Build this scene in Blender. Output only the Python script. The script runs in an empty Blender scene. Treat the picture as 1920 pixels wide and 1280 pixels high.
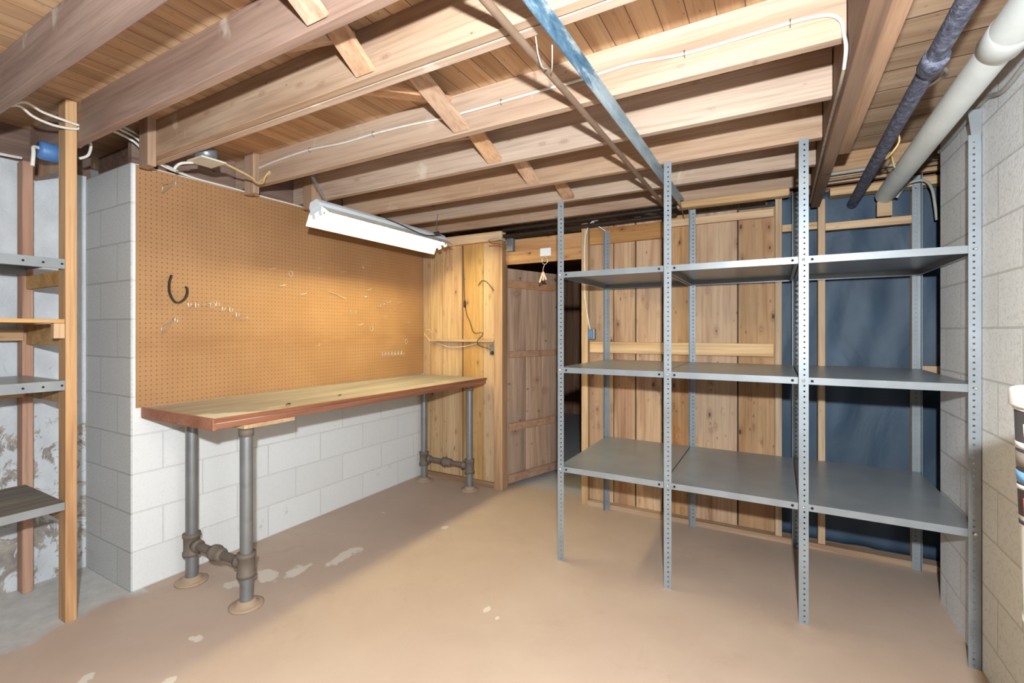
import bpy, math, random
from mathutils import Vector, Matrix
random.seed(7)
PI = math.pi
scene = bpy.context.scene
COL = scene.collection

# ------------------------------------------------------------------ colour / node helpers
def lin(c):
    r = []
    for v in c[:3]:
        v = v / 255.0
        r.append(v / 12.92 if v <= 0.04045 else ((v + 0.055) / 1.055) ** 2.4)
    return (r[0], r[1], r[2], 1.0)

class NT:
    def __init__(self, name):
        self.m = bpy.data.materials.new(name)
        self.m.use_nodes = True
        self.t = self.m.node_tree
        self.b = self.t.nodes['Principled BSDF']
    def n(self, typ, **kw):
        d = self.t.nodes.new(typ)
        for k, v in kw.items():
            setattr(d, k, v)
        return d
    def l(self, a, b):
        self.t.links.new(a, b)
    def val(self, sock, v):
        if hasattr(v, 'node'):
            self.l(v, sock)
        else:
            sock.default_value = v
    def math(self, op, a, b=0.0, c=None, clamp=False):
        d = self.n('ShaderNodeMath', operation=op, use_clamp=clamp)
        self.val(d.inputs[0], a); self.val(d.inputs[1], b)
        if c is not None: self.val(d.inputs[2], c)
        return d.outputs[0]
    def mix(self, f, a, b, blend='MIX'):
        d = self.n('ShaderNodeMix', data_type='RGBA', blend_type=blend)
        self.val(d.inputs['Factor'], f)
        self.val(d.inputs['A'], a); self.val(d.inputs['B'], b)
        return [o for o in d.outputs if o.type == 'RGBA'][0]
    def obj(self):
        return self.n('ShaderNodeTexCoord').outputs['Object']
    def vadd(self, a, b):
        d = self.n('ShaderNodeVectorMath', operation='ADD')
        self.val(d.inputs[0], a); self.val(d.inputs[1], b)
        return d.outputs[0]
    def mapping(self, v, scale=(1, 1, 1), loc=(0, 0, 0)):
        d = self.n('ShaderNodeMapping')
        self.l(v, d.inputs['Vector'])
        d.inputs['Scale'].default_value = scale
        d.inputs['Location'].default_value = loc
        return d.outputs[0]
    def sep(self, v):
        d = self.n('ShaderNodeSeparateXYZ'); self.l(v, d.inputs[0])
        return d.outputs
    def comb(self, x, y, z):
        d = self.n('ShaderNodeCombineXYZ')
        for i, k in enumerate((x, y, z)): self.val(d.inputs[i], k)
        return d.outputs[0]
    def noise(self, v, scale=1.0, detail=3.0, rough=0.55, dist=0.0):
        d = self.n('ShaderNodeTexNoise')
        if v is not None: self.l(v, d.inputs['Vector'])
        d.inputs['Scale'].default_value = scale; d.inputs['Detail'].default_value = detail
        d.inputs['Roughness'].default_value = rough; d.inputs['Distortion'].default_value = dist
        return d.outputs['Fac']
    def ramp(self, f, stops):
        d = self.n('ShaderNodeValToRGB')
        self.l(f, d.inputs[0])
        e = d.color_ramp.elements
        while len(e) < len(stops): e.new(0.5)
        for i, (p, c) in enumerate(stops):
            e[i].position = p
            e[i].color = c if len(c) == 4 else lin(c)
        return d.outputs[0]
    def step(self, f, lo, hi):
        d = self.n('ShaderNodeMapRange', interpolation_type='SMOOTHSTEP')
        self.val(d.inputs['Value'], f)
        d.inputs['From Min'].default_value = lo; d.inputs['From Max'].default_value = hi
        return d.outputs[0]
    def bump(self, h, strength=0.3, dist=0.01):
        d = self.n('ShaderNodeBump')
        d.inputs['Strength'].default_value = strength; d.inputs['Distance'].default_value = dist
        self.l(h, d.inputs['Height'])
        self.l(d.outputs[0], self.b.inputs['Normal'])
    def out(self, col, rough=0.6, metal=0.0, spec=None):
        self.val(self.b.inputs['Base Color'], col)
        self.val(self.b.inputs['Roughness'], rough)
        self.b.inputs['Metallic'].default_value = metal
        if spec is not None: self.b.inputs['Specular IOR Level'].default_value = spec
        return self.m

def plain(name, c, rough=0.5, metal=0.0, var=0.12, scale=14.0, spec=None):
    k = NT(name)
    f = k.noise(k.obj(), scale, 4)
    a = lin(c); hi = tuple(min(1, v * (1 + var)) for v in a[:3]) + (1,); lo = tuple(v * (1 - var) for v in a[:3]) + (1,)
    return k.out(k.ramp(f, [(0.3, lo), (0.7, hi)]), rough, metal, spec)

def wood(name, light, mid, dark, axis='X', knots=0.45, rough=0.75, island=False, var=0.28, grey=None, greyamt=0.0,
         kscale=3.2, spots=None, coarse=9.0, krad=.055):
    k = NT(name)
    v = k.obj()
    if island:
        rnd = k.n('ShaderNodeNewGeometry').outputs['Random Per Island']
    else:
        rnd = k.n('ShaderNodeObjectInfo').outputs['Random']
    off = k.comb(k.math('MULTIPLY', rnd, 37.0), k.math('MULTIPLY', rnd, 71.0), k.math('MULTIPLY', rnd, 53.0))
    v = k.vadd(v, off)
    i = 'XYZ'.index(axis)
    def sc(al, ac):
        s = [ac, ac, ac]; s[i] = al
        return tuple(s)
    g1 = k.noise(k.mapping(v, sc(0.7, coarse)), 1.0, 5, 0.55, 0.9)
    g2 = k.noise(k.mapping(v, sc(2.2, 75.0)), 1.0, 3, 0.6, 0.3)
    big = k.noise(k.mapping(v, sc(0.6, 2.0)), 1.0, 3, 0.5, 0.2)
    col = k.ramp(g1, [(0.28, dark), (0.47, mid), (0.70, light)])
    col = k.mix(k.math('MULTIPLY', k.step(g2, 0.40, 0.72), 0.36), col, lin(tuple(x * 0.72 for x in dark)))
    if grey is not None:
        col = k.mix(k.math('MULTIPLY', k.step(big, 0.45, 0.68), greyamt), col, lin(grey))
    # knots
    vo = k.n('ShaderNodeTexVoronoi', feature='F1')
    s = [kscale * 1.25] * 3; s[i] = kscale * 0.55; s[0 if axis == 'Y' else 1] = 0.0
    wob = k.noise(k.mapping(v, (9, 9, 9)), 1.0, 2)
    k.l(k.vadd(k.mapping(v, tuple(s)), k.comb(k.math('MULTIPLY', wob, 0.05), k.math('MULTIPLY', wob, 0.05), 0.0)), vo.inputs['Vector'])
    cs = k.n('ShaderNodeSeparateColor'); k.l(vo.outputs['Color'], cs.inputs[0])
    on = k.math('LESS_THAN', cs.outputs[0], knots)
    rad = k.math('MULTIPLY_ADD', k.math('POWER', cs.outputs[1], 2.0), 1.6 * krad, 0.55 * krad)
    q = k.math('DIVIDE', vo.outputs['Distance'], rad)
    core = k.math('MULTIPLY', k.math('SUBTRACT', 1.0, k.step(q, 0.55, 1.05)), on)
    ring = k.math('MULTIPLY', k.math('MULTIPLY', k.math('MULTIPLY', k.math('SUBTRACT', 1.0, k.step(q, 0.8, 2.6)), on), k.math('MULTIPLY_ADD', k.math('SINE', k.math('MULTIPLY', q, 11.0)), .4, .6)), 0.55)
    kd = tuple(x * f for x, f in zip(dark, (0.72, 0.56, 0.48)))
    col = k.mix(ring, col, lin(kd))
    col = k.mix(k.math('MULTIPLY', core, 0.85), col, lin(tuple(x * 0.62 for x in kd)))
    if spots is not None:
        sp = k.noise(k.mapping(v, (5.5, 5.5, 3.0)), 1.0, 4, 0.6, 0.4)
        col = k.mix(k.math('MULTIPLY', k.step(sp, 0.64, 0.74), 0.6), col, lin(spots))
    hs = k.n('ShaderNodeHueSaturation')
    k.l(k.math('MULTIPLY_ADD', rnd, var, 1.0 - var * 0.55), hs.inputs['Value'])
    k.l(k.math('MULTIPLY_ADD', k.math('FRACT', k.math('MULTIPLY', rnd, 7.3)), 0.25, 0.88), hs.inputs['Saturation'])
    k.l(col, hs.inputs['Color'])
    k.bump(k.math('ADD', k.math('MULTIPLY', g2, 0.5), g1), 0.25, 0.006)
    return k.out(hs.outputs[0], rough)

def blocks(name, paint, mortar, rough=0.6, coarse=0.35, blotch=None, blotch_h=(0.0, 0.5), bumpy=0.5, shift=(0.0, 0.0)):
    k = NT(name)
    v = k.obj()
    s = k.sep(v)
    u = k.math('ADD', k.math('ADD', s[0], s[1]), shift[0]); w = k.math('ADD', s[2], shift[1])
    uv = k.comb(u, w, 0.0)
    br = k.n('ShaderNodeTexBrick', offset=0.5)
    k.l(uv, br.inputs['Vector'])
    br.inputs['Scale'].default_value = 1.0
    br.inputs['Brick Width'].default_value = 0.406
    br.inputs['Row Height'].default_value = 0.203
    br.inputs['Mortar Size'].default_value = 0.0045
    br.inputs['Mortar Smooth'].default_value = 0.35
    br.inputs['Bias'].default_value = -0.3
    a = lin(paint); b = tuple(x * 0.93 for x in a[:3]) + (1,)
    br.inputs['Color1'].default_value = a; br.inputs['Color2'].default_value = b
    br.inputs['Mortar'].default_value = lin(mortar)
    fine = k.noise(v, 95.0, 3, 0.7)
    mid = k.noise(v, 28.0, 4, 0.65)
    col = k.mix(k.math('MULTIPLY', k.step(fine, 0.50, 0.66), coarse), br.outputs['Color'], lin(tuple(x * 0.72 for x in paint)))
    if blotch is not None:
        m = k.noise(k.mapping(v, (1, 2.2, 2.2)), 2.6, 6, 0.72, 0.4)
        h = k.math('SUBTRACT', 1.0, k.step(s[2], blotch_h[0], blotch_h[1]))
        col = k.mix(k.math('MULTIPLY', k.step(m, 0.60, 0.72), k.math('MULTIPLY', h, 0.85)), col, lin(blotch))
    hgt = k.math('SUBTRACT', k.math('MULTIPLY', k.math('ADD', fine, mid), 0.30 * bumpy), k.math('MULTIPLY', br.outputs['Fac'], 0.75))
    k.bump(hgt, 0.55, 0.006)
    return k.out(col, rough)

# ------------------------------------------------------------------ mesh helpers
class MB:
    def __init__(self):
        self.v = []; self.f = []; self.s = []
    def add(self, vs, fs, smooth=False, M=None):
        o = len(self.v)
        self.v += [tuple(M @ Vector(p)) if M is not None else tuple(p) for p in vs]
        self.f += [tuple(i + o for i in q) for q in fs]
        self.s += [smooth] * len(fs)
        return self
    def box(self, x0, x1, y0, y1, z0, z1, M=None):
        vs = [(x, y, z) for x in (x0, x1) for y in (y0, y1) for z in (z0, z1)]
        fs = [(0, 1, 3, 2), (4, 6, 7, 5), (0, 4, 5, 1), (2, 3, 7, 6), (0, 2, 6, 4), (1, 5, 7, 3)]
        return self.add(vs, fs, False, M)
    def bar(self, p, q, w, h, up=(0, 0, 1)):
        p = Vector(p); q = Vector(q); d = (q - p).normalized(); u = Vector(up)
        sx = d.cross(u).normalized(); u = sx.cross(d).normalized()
        vs = []
        for c in (p, q):
            for a, b in ((-1, -1), (1, -1), (1, 1), (-1, 1)):
                vs.append(c + sx * (a * w / 2) + u * (b * h / 2))
        return self.add(vs, [(3, 2, 1, 0), (4, 5, 6, 7), (0, 1, 5, 4), (1, 2, 6, 5), (2, 3, 7, 6), (3, 0, 4, 7)])
    def prism(self, poly, z0, z1):
        n = len(poly)
        vs = [(x, y, z0) for x, y in poly] + [(x, y, z1) for x, y in poly]
        fs = [tuple(reversed(range(n))), tuple(range(n, 2 * n))] + [(i, (i + 1) % n, n + (i + 1) % n, n + i) for i in range(n)]
        return self.add(vs, fs)
    def tube(self, pts, r, n=8, closed=False, caps=True):
        pts = [Vector(p) for p in pts]; m = len(pts)
        rr = r if isinstance(r, (list, tuple)) else [r] * m
        vs = []; prev = None
        for i, p in enumerate(pts):
            a = pts[i - 1] if (i > 0 or closed) else p
            b = pts[(i + 1) % m] if (i < m - 1 or closed) else p
            d = (b - a).normalized()
            if prev is None:
                ref = Vector((0, 0, 1)) if abs(d.z) < 0.9 else Vector((1, 0, 0))
                s = d.cross(ref).normalized()
            else:
                s = (prev - d * prev.dot(d)).normalized()
            prev = s; t = d.cross(s)
            for j in range(n):
                an = 2 * PI * j / n
                vs.append(p + (s * math.cos(an) + t * math.sin(an)) * rr[i])
        fs = []
        for i in range(m if closed else m - 1):
            for j in range(n):
                a = i * n + j; b = i * n + (j + 1) % n
                c = ((i + 1) % m) * n + (j + 1) % n; d = ((i + 1) % m) * n + j
                fs.append((a, b, c, d))
        self.add(vs, fs, True)
        if caps and not closed:
            self.add(vs[:n], [tuple(reversed(range(n)))]); self.add(vs[-n:], [tuple(range(n))])
        return self
    def lathe(self, prof, c, axis='Z', n=28):
        vs = []; m = len(prof)
        for r, h in prof:
            for j in range(n):
                a = 2 * PI * j / n; x, y = r * math.cos(a), r * math.sin(a)
                p = {'Z': (x, y, h), 'X': (h, x, y), 'Y': (y, h, x)}[axis]
                vs.append((c[0] + p[0], c[1] + p[1], c[2] + p[2]))
        fs = [(i * n + j, i * n + (j + 1) % n, (i + 1) * n + (j + 1) % n, (i + 1) * n + j) for i in range(m - 1) for j in range(n)]
        return self.add(vs, fs, True)
    def build(self, name, mat, parent=None, loc=None, bevel=0.0, solid=0.0, seg=2):
        if parent is not None:
            base = Vector(parent['_base']) if '_base' in parent else Vector((0, 0, 0))
        elif loc is not None:
            base = Vector(loc)
        else:
            xs, ys, zs = zip(*self.v)
            base = Vector(((min(xs) + max(xs)) / 2, (min(ys) + max(ys)) / 2, min(zs)))
        me = bpy.data.meshes.new(name)
        me.from_pydata([(x - base.x, y - base.y, z - base.z) for x, y, z in self.v], [], self.f)
        for p, s in zip(me.polygons, self.s): p.use_smooth = s
        me.validate(); me.update()
        me.materials.append(mat)
        o = bpy.data.objects.new(name, me); COL.objects.link(o)
        if parent is not None:
            o.parent = parent
            o['_base'] = tuple(base)
        else:
            o.location = base
            o['_base'] = tuple(base)
        if bevel:
            b = o.modifiers.new('edge', 'BEVEL'); b.width = bevel; b.segments = seg; b.limit_method = 'ANGLE'; b.angle_limit = 0.9
        if solid:
            b = o.modifiers.new('sheet', 'SOLIDIFY'); b.thickness = solid; b.offset = 0.0
        return o

def tag(o, label=None, cat=None, group=None, kind=None):
    if label: o['label'] = label
    if cat: o['category'] = cat
    if group: o['group'] = group
    if kind: o['kind'] = kind
    return o
def thing(name, label, cat, loc, group=None):
    o = bpy.data.objects.new(name, None); COL.objects.link(o)
    o.empty_display_size = 0.1
    o.location = loc; o['_base'] = tuple(loc)
    return tag(o, label, cat, group)
def struct(name, mb, mat, label=None, parent=None, **kw):
    o = mb.build(name, mat, parent, **kw)
    if parent is None: o['kind'] = 'structure'
    if label: o['label'] = label
    return o
def smooth_path(pts, n=6):
    P = [Vector(p) for p in pts]; out = []
    for i in range(len(P) - 1):
        a = P[max(i - 1, 0)]; b = P[i]; c = P[i + 1]; d = P[min(i + 2, len(P) - 1)]
        for k in range(n):
            t = k / n
            out.append(0.5 * ((2 * b) + (c - a) * t + (2 * a - 5 * b + 4 * c - d) * t * t + (3 * b - a - 3 * c + d) * t ** 3))
    out.append(P[-1]); return out

# ------------------------------------------------------------------ materials
M = {}
M['joist'] = wood('joist_timber', (214, 186, 160), (199, 167, 140), (172, 137, 111), 'X', knots=0.6, krad=.07, grey=(168, 142, 124), greyamt=0.35, spots=(226, 210, 188), coarse=7)
M['joistold'] = wood('greyed_joist_timber', (184, 156, 140), (166, 136, 120), (142, 112, 98), 'X', knots=0.5, grey=(150, 132, 122), greyamt=0.5, spots=(222, 210, 194), coarse=7)
M['timberY'] = wood('beam_timber', (150, 114, 88), (128, 94, 70), (98, 68, 48), 'Y', knots=0.25, grey=(140, 118, 100), greyamt=0.5)
M['timberYl'] = wood('light_beam_timber', (206, 162, 126), (190, 145, 108), (162, 116, 84), 'Y', knots=0.25)
M['strut'] = wood('strut_timber', (222, 182, 146), (206, 162, 126), (178, 132, 98), 'Y', knots=0.3)
M['stud'] = wood('stud_timber', (222, 190, 152), (206, 170, 130), (180, 140, 100), 'Z', knots=0.35, kscale=4.5)
M['post'] = wood('post_timber', (214, 166, 106), (202, 148, 86), (176, 120, 62), 'Z', knots=0.35, kscale=5.0)
M['rearpost'] = wood('reddish_post_timber', (196, 154, 128), (180, 134, 108), (152, 106, 82), 'Z', knots=0.3, kscale=5.0)
M['greystud'] = wood('pale_stud_timber', (196, 162, 132), (178, 142, 112), (150, 114, 86), 'Z', knots=0.3, kscale=5.0)
M['plank'] = wood('rough_pine_plank', (208, 170, 130), (192, 150, 110), (156, 106, 70), 'Z', knots=0.75, krad=.12, island=True, var=0.34, grey=(176, 140, 110), greyamt=0.4, kscale=3.4, coarse=8)
M['plankL'] = wood('golden_pine_plank', (214, 178, 130), (200, 160, 110), (168, 120, 76), 'Z', knots=0.75, krad=.10, island=True, var=0.26, grey=(192, 146, 104), greyamt=0.35, kscale=3.6, coarse=8)
M['doorwood'] = wood('weathered_door_plank', (214, 178, 148), (196, 158, 128), (158, 116, 88), 'Z', knots=0.75, krad=.12, island=True, var=0.26, grey=(146, 130, 118), greyamt=0.6, kscale=3.4, coarse=8)
M['doorbat'] = wood('door_batten_wood', (206, 164, 132), (190, 146, 114), (160, 116, 88), 'X', knots=0.2)
M['lumberX'] = wood('batten_timber', (226, 194, 156), (210, 174, 136), (184, 144, 104), 'X', knots=0.35, kscale=5)
M['lumberXd'] = wood('dusty_plate_timber', (206, 172, 136), (188, 152, 118), (160, 122, 92), 'X', knots=0.25, grey=(190, 168, 144), greyamt=0.5)
M['header'] = wood('header_board', (206, 160, 112), (190, 142, 96), (158, 110, 72), 'X', krad=.12, knots=0.7, kscale=4.0)
M['shelfwood'] = wood('shelf_board', (216, 176, 124), (202, 158, 106), (178, 130, 82), 'Y', knots=0.2)
M['greyboard'] = wood('grey_weathered_board', (140, 132, 120), (120, 112, 102), (96, 88, 80), 'Y', knots=0.2)
M['osb'] = wood('chipboard_strip', (206, 170, 124), (182, 140, 96), (140, 100, 66), 'Y', knots=0.5, kscale=12, coarse=30)
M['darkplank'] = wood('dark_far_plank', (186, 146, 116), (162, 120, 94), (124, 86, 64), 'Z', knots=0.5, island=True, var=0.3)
M['rim'] = wood('dark_sill_timber', (150, 118, 100), (128, 98, 82), (100, 74, 62), 'Y', knots=0.2)

def ceiling_mat(name, along_y, w, c):
    k = NT(name)
    v = k.obj(); s = k.sep(v)
    a = s[0] if along_y else s[1]
    t = k.math('DIVIDE', a, w)
    idn = k.math('FLOOR', t); fr = k.math('FRACT', t)
    wn = k.n('ShaderNodeTexWhiteNoise', noise_dimensions='1D'); k.l(idn, wn.inputs['W'])
    r = wn.outputs['Value']
    v2 = k.vadd(v, k.comb(k.math('MULTIPLY', r, 31.0), k.math('MULTIPLY', r, 17.0), 0.0))
    g = k.noise(k.mapping(v2, (9, .8, 9) if along_y else (.8, 9, 9)), 1.0, 5, .55, 1.2)
    g2 = k.noise(k.mapping(v2, (80, 2, 80) if along_y else (2, 80, 80)), 1.0, 3)
    col = k.ramp(g, [(.3, c[2]), (.5, c[1]), (.7, c[0])])
    col = k.mix(k.math('MULTIPLY', k.step(g2, .45, .75), .25), col, lin(tuple(x * .7 for x in c[2])))
    vo = k.n('ShaderNodeTexVoronoi'); k.l(k.mapping(v2, (7, 3, 1) if along_y else (3, 7, 1)), vo.inputs['Vector'])
    col = k.mix(k.math('MULTIPLY', k.math('SUBTRACT', 1.0, k.step(vo.outputs['Distance'], .05, .12)), .7), col, lin(tuple(x * .5 for x in c[2])))
    hs = k.n('ShaderNodeHueSaturation'); k.l(col, hs.inputs['Color']); k.l(k.math('MULTIPLY_ADD', r, .28, .86), hs.inputs['Value'])
    d = k.math('MINIMUM', fr, k.math('SUBTRACT', 1.0, fr))
    seam = k.math('SUBTRACT', 1.0, k.step(d, .008, .03))
    col = k.mix(k.math('MULTIPLY', seam, .75), hs.outputs[0], lin((70, 44, 28)))
    k.bump(k.math('SUBTRACT', k.math('MULTIPLY', g2, .2), seam), .5, .006)
    return k.out(col, .75)
M['ceilA'] = ceiling_mat('subfloor_boards', True, 0.088, ((216, 178, 138), (202, 160, 120), (178, 132, 92)))
M['ceilB'] = ceiling_mat('wide_subfloor_boards', False, 0.19, ((222, 190, 158), (208, 172, 138), (182, 142, 110)))

M['blockL'] = blocks('painted_block_smooth', (232, 231, 228), (219, 217, 214), 0.5, 0.10, (150, 146, 142), (0.10, 0.32), 0.4)
M['blockR'] = blocks('painted_block_coarse', (238, 238, 237), (206, 206, 204), 0.65, 0.40, None, (0, .5), 1.3, shift=(0.12, 0.05))
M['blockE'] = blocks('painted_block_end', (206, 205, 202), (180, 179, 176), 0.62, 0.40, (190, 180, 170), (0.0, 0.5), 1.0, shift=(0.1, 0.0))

def rubble():
    k = NT('whitewashed_rubble')
    v = k.obj(); s = k.sep(v)
    base = k.ramp(k.noise(v, 5.0, 4), [(.3, (206, 208, 210)), (.7, (228, 230, 232))])
    m = k.noise(k.mapping(v, (1, 1.3, 1)), 9.0, 8, .75, .6)
    big = k.noise(v, 2.4, 3)
    h = k.math('SUBTRACT', 1.0, k.step(s[2], .55, 1.75))
    thr = k.math('SUBTRACT', .74, k.math('ADD', k.math('MULTIPLY', h, .25), k.math('MULTIPLY', k.math('SUBTRACT', big, .5), .45)))
    q = k.math('SUBTRACT', m, thr)
    col = k.mix(k.math('MULTIPLY', k.step(q, 0.0, .05), .85), base, k.ramp(k.noise(v, 16.0, 3), [(.35, (128, 112, 98)), (.65, (178, 164, 148))]))
    k.bump(k.math('ADD', m, k.math('MULTIPLY', k.noise(v, 4.0, 3), .8)), .7, .03)
    return k.out(col, .8)
M['rubble'] = rubble()

def floor_mat():
    k = NT('painted_concrete_floor')
    v = k.obj(); s = k.sep(v)
    n1 = k.noise(v, 1.6, 5, .6, .3); n2 = k.noise(v, 11.0, 6, .65); n3 = k.noise(v, 60.0, 2)
    paint = k.ramp(n1, [(.3, (187, 162, 144)), (.7, (201, 177, 157))])
    paint = k.mix(k.math('MULTIPLY', k.step(n2, .5, .75), .25), paint, lin((206, 182, 158)))
    paint = k.mix(k.math('MULTIPLY', k.step(k.noise(v, 3.2, 6, .7, .6), .55, .72), .22), paint, lin((160, 132, 110)))
    bare = k.ramp(n2, [(.3, (186, 182, 176)), (.7, (212, 208, 202))])
    # bare strip of concrete in the recess on the left
    wob = k.math('MULTIPLY', k.math('SUBTRACT', k.noise(v, 3.5, 5, .6), .5), .30)
    ex = k.math('ADD', k.math('ADD', s[0], k.math('MULTIPLY', k.math('SUBTRACT', s[1], .95), .05)), wob)
    strip = k.math('MULTIPLY', k.math('SUBTRACT', 1.0, k.step(ex, -2.90, -2.84)), k.math('LESS_THAN', s[1], 1.2))
    # worn patches by the work bench and scattered chips
    def patch(cx, cy, rx, ry):
        dx = k.math('DIVIDE', k.math('SUBTRACT', s[0], cx), rx); dy = k.math('DIVIDE', k.math('SUBTRACT', s[1], cy), ry)
        d = k.math('ADD', k.math('MULTIPLY', dx, dx), k.math('MULTIPLY', dy, dy))
        return k.math('SUBTRACT', 1.0, k.step(k.math('ADD', d, k.math('MULTIPLY', k.math('SUBTRACT', n2, .5), 5.0)), .6, .95))
    chips = None
    for c in ((-2.27, 1.98, .05, .14), (-2.38, 1.72, .05, .10), (-2.46, 1.60, .10, .06), (-2.24, 1.12, .045, .028), (-2.05, 0.93, .03, .03), (-2.53, 1.45, .06, .04),
              (-2.35, .78, .04, .03), (-1.23, 1.93, .016, .035), (-1.15, 1.90, .01, .014), (.24, 1.30, .035, .012), (-2.0, 2.6, .03, .03)):
        p = patch(*c)
        chips = p if chips is None else k.math('MAXIMUM', chips, p)
    vo = k.n('ShaderNodeTexVoronoi'); k.l(v, vo.inputs['Vector']); vo.inputs['Scale'].default_value = 4.2
    cs = k.n('ShaderNodeSeparateColor'); k.l(vo.outputs['Color'], cs.inputs[0])
    dot = k.math('MULTIPLY', k.math('LESS_THAN', vo.outputs['Distance'], k.math('MULTIPLY', cs.outputs[1], .05)), k.math('LESS_THAN', cs.outputs[0], .35))
    chips = k.math('MAXIMUM', chips, dot)
    col = k.mix(strip, paint, bare)
    col = k.mix(k.math('MULTIPLY', chips, .85), col, lin((226, 214, 198)))
    far = k.step(s[1], 3.55, 3.75)
    col = k.mix(far, col, lin((186, 184, 184)))
    k.bump(k.math('ADD', n2, k.math('MULTIPLY', n3, .2)), .18, .006)
    return k.out(col, k.math('MULTIPLY_ADD', n2, .25, .48), 0.0, .35)
M['floor'] = floor_mat()

def peg_mat():
    k = NT('perforated_hardboard')
    v = k.obj(); s = k.sep(v)
    P = 0.0254
    fy = k.math('SUBTRACT', k.math('FRACT', k.math('DIVIDE', s[1], P)), .5); fz = k.math('SUBTRACT', k.math('FRACT', k.math('DIVIDE', s[2], P)), .5)
    d = k.math('SQRT', k.math('ADD', k.math('MULTIPLY', fy, fy), k.math('MULTIPLY', fz, fz)))
    hole = k.math('SUBTRACT', 1.0, k.step(d, .09, .15))
    n = k.noise(v, 2.2, 4); f = k.noise(v, 140.0, 2)
    col = k.ramp(n, [(.3, (160, 118, 80)), (.7, (178, 134, 92))])
    col = k.mix(k.math('MULTIPLY', k.step(f, .5, .7), .2), col, lin((138, 98, 64)))
    col = k.mix(k.math('MULTIPLY', hole, .8), col, lin((82, 54, 30)))
    # darker broken band along the board at one height
    band = k.math('MULTIPLY', k.math('SUBTRACT', 1.0, k.step(k.math('ABSOLUTE', k.math('SUBTRACT', s[2], .34)), .0, .10)), k.step(k.noise(k.mapping(v, (1, 3, 12)), 1.0, 4), .35, .6))
    col = k.mix(k.math('MULTIPLY', band, .28), col, lin((134, 88, 52)))
    k.bump(k.math('SUBTRACT', 0.0, hole), .4, .003)
    return k.out(col, .58, 0.0, .4)
M['peg'] = peg_mat()

def bench_mat():
    k = NT('worn_plywood_top')
    v = k.obj(); s = k.sep(v)
    g = k.noise(k.mapping(v, (9, .9, 9)), 1.0, 5, .6, .9)
    col = k.ramp(g, [(.3, (132, 121, 112)), (.5, (154, 142, 132)), (.72, (176, 164, 154))])
    w = k.noise(k.mapping(v, (4, 2.0, 4)), 1.0, 5, .6)
    near = k.math('MULTIPLY', k.step(s[0], .0, .30), k.math('SUBTRACT', 1.0, k.step(s[1], -1.05, -.55)))
    col = k.mix(k.math('MULTIPLY', k.step(k.math('ADD', w, k.math('MULTIPLY', near, .45)), .62, .78), .85), col, lin((232, 222, 204)))
    st = k.noise(v, 7.0, 5, .7)
    col = k.mix(k.math('MULTIPLY', k.step(st, .68, .76), .5), col, lin((104, 96, 80)))
    k.bump(g, .12, .004)
    return k.out(col, .6)
M['benchtop'] = bench_mat()
M['redpaint'] = wood('red_painted_edge', (176, 116, 82), (160, 98, 66), (128, 76, 50), 'Y', knots=0.0, rough=.55, var=.1)

def metal(name, c, rough=.38, rust=0.0, rustc=(120, 84, 60), met=.35, rs=9.0, thr=(.55, .72)):
    k = NT(name); v = k.obj()
    n = k.noise(v, 7.0, 4); r = k.noise(v, rs, 6, .7)
    a = lin(c)
    col = k.ramp(n, [(.3, tuple(x * .88 for x in a[:3]) + (1,)), (.7, tuple(min(1, x * 1.1) for x in a[:3]) + (1,))])
    if rust: col = k.mix(k.math('MULTIPLY', k.step(r, *thr), rust), col, lin(rustc))
    return k.out(col, k.math('MULTIPLY_ADD', n, .10, rough - .05), met)
M['rack'] = metal('grey_enamel_steel', (146, 150, 152), .32, .2, (160, 156, 150), .2, 3.5, (.52, .78))
M['rackpost'] = metal('grey_enamel_upright', (146, 152, 156), .42, .22, (118, 104, 92), .25, 20)
M['galv'] = metal('galvanised_pipe', (140, 142, 142), .42, .45, (118, 106, 96), .55, 12)
M['castiron'] = metal('dusty_iron_fitting', (118, 106, 94), .7, .5, (142, 124, 108), .2)
M['flange'] = metal('painted_floor_flange', (176, 150, 124), .65, .5, (160, 110, 84), .0)
M['thinpipe'] = metal('dull_copper_pipe', (150, 124, 104), .6, .7, (186, 168, 150), .35, 20)
def anglemat():
    k = NT('flaking_blue_angle'); v = k.obj(); sp = k.sep(v)
    n = k.noise(k.mapping(v, (22, 7, 22)), 1.0, 5, .7)
    t = k.math('ADD', k.math('MULTIPLY', k.math('SUBTRACT', n, .5), .9), sp[1])
    old = k.ramp(n, [(.35, (62, 96, 122)), (.52, (112, 142, 160)), (.62, (196, 200, 198))])
    new = k.ramp(n, [(.35, (150, 166, 174)), (.6, (186, 196, 200))])
    return k.out(k.mix(k.step(t, -.05, .10), old, new), .45, .2)
M['bluepipe'] = anglemat()
M['darkpipe'] = None
def darkpipe():
    k = NT('rough_dark_pipe'); v = k.obj()
    n = k.noise(v, 55.0, 4, .7); b = k.noise(v, 5.0, 3)
    col = k.ramp(n, [(.35, (66, 68, 82)), (.55, (104, 106, 122)), (.72, (150, 150, 162))])
    k.bump(n, .9, .006)
    return k.out(col, .7, .1)
M['darkpipe'] = darkpipe()
M['whitepipe'] = plain('white_painted_pipe', (226, 228, 222), .55, 0, .07, 9)
M['blackiron'] = plain('black_iron', (44, 36, 32), .6, .2, .2)
M['white'] = plain('white_enamel', (226, 234, 238), .35, 0, .04)
M['lampend'] = plain('lamp_cap_metal', (150, 152, 140), .4, .6, .1)
M['reflect'] = plain('white_reflector', (240, 238, 228), .3, 0, .02)
M['cablewhite'] = plain('white_cable_sheath', (222, 216, 206), .5, 0, .08, 30)
M['cablegrey'] = plain('grey_cable_sheath', (168, 164, 154), .5, 0, .1, 30)
M['cabledusty'] = plain('dusty_cable_sheath', (150, 132, 116), .7, 0, .25, 60)
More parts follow.
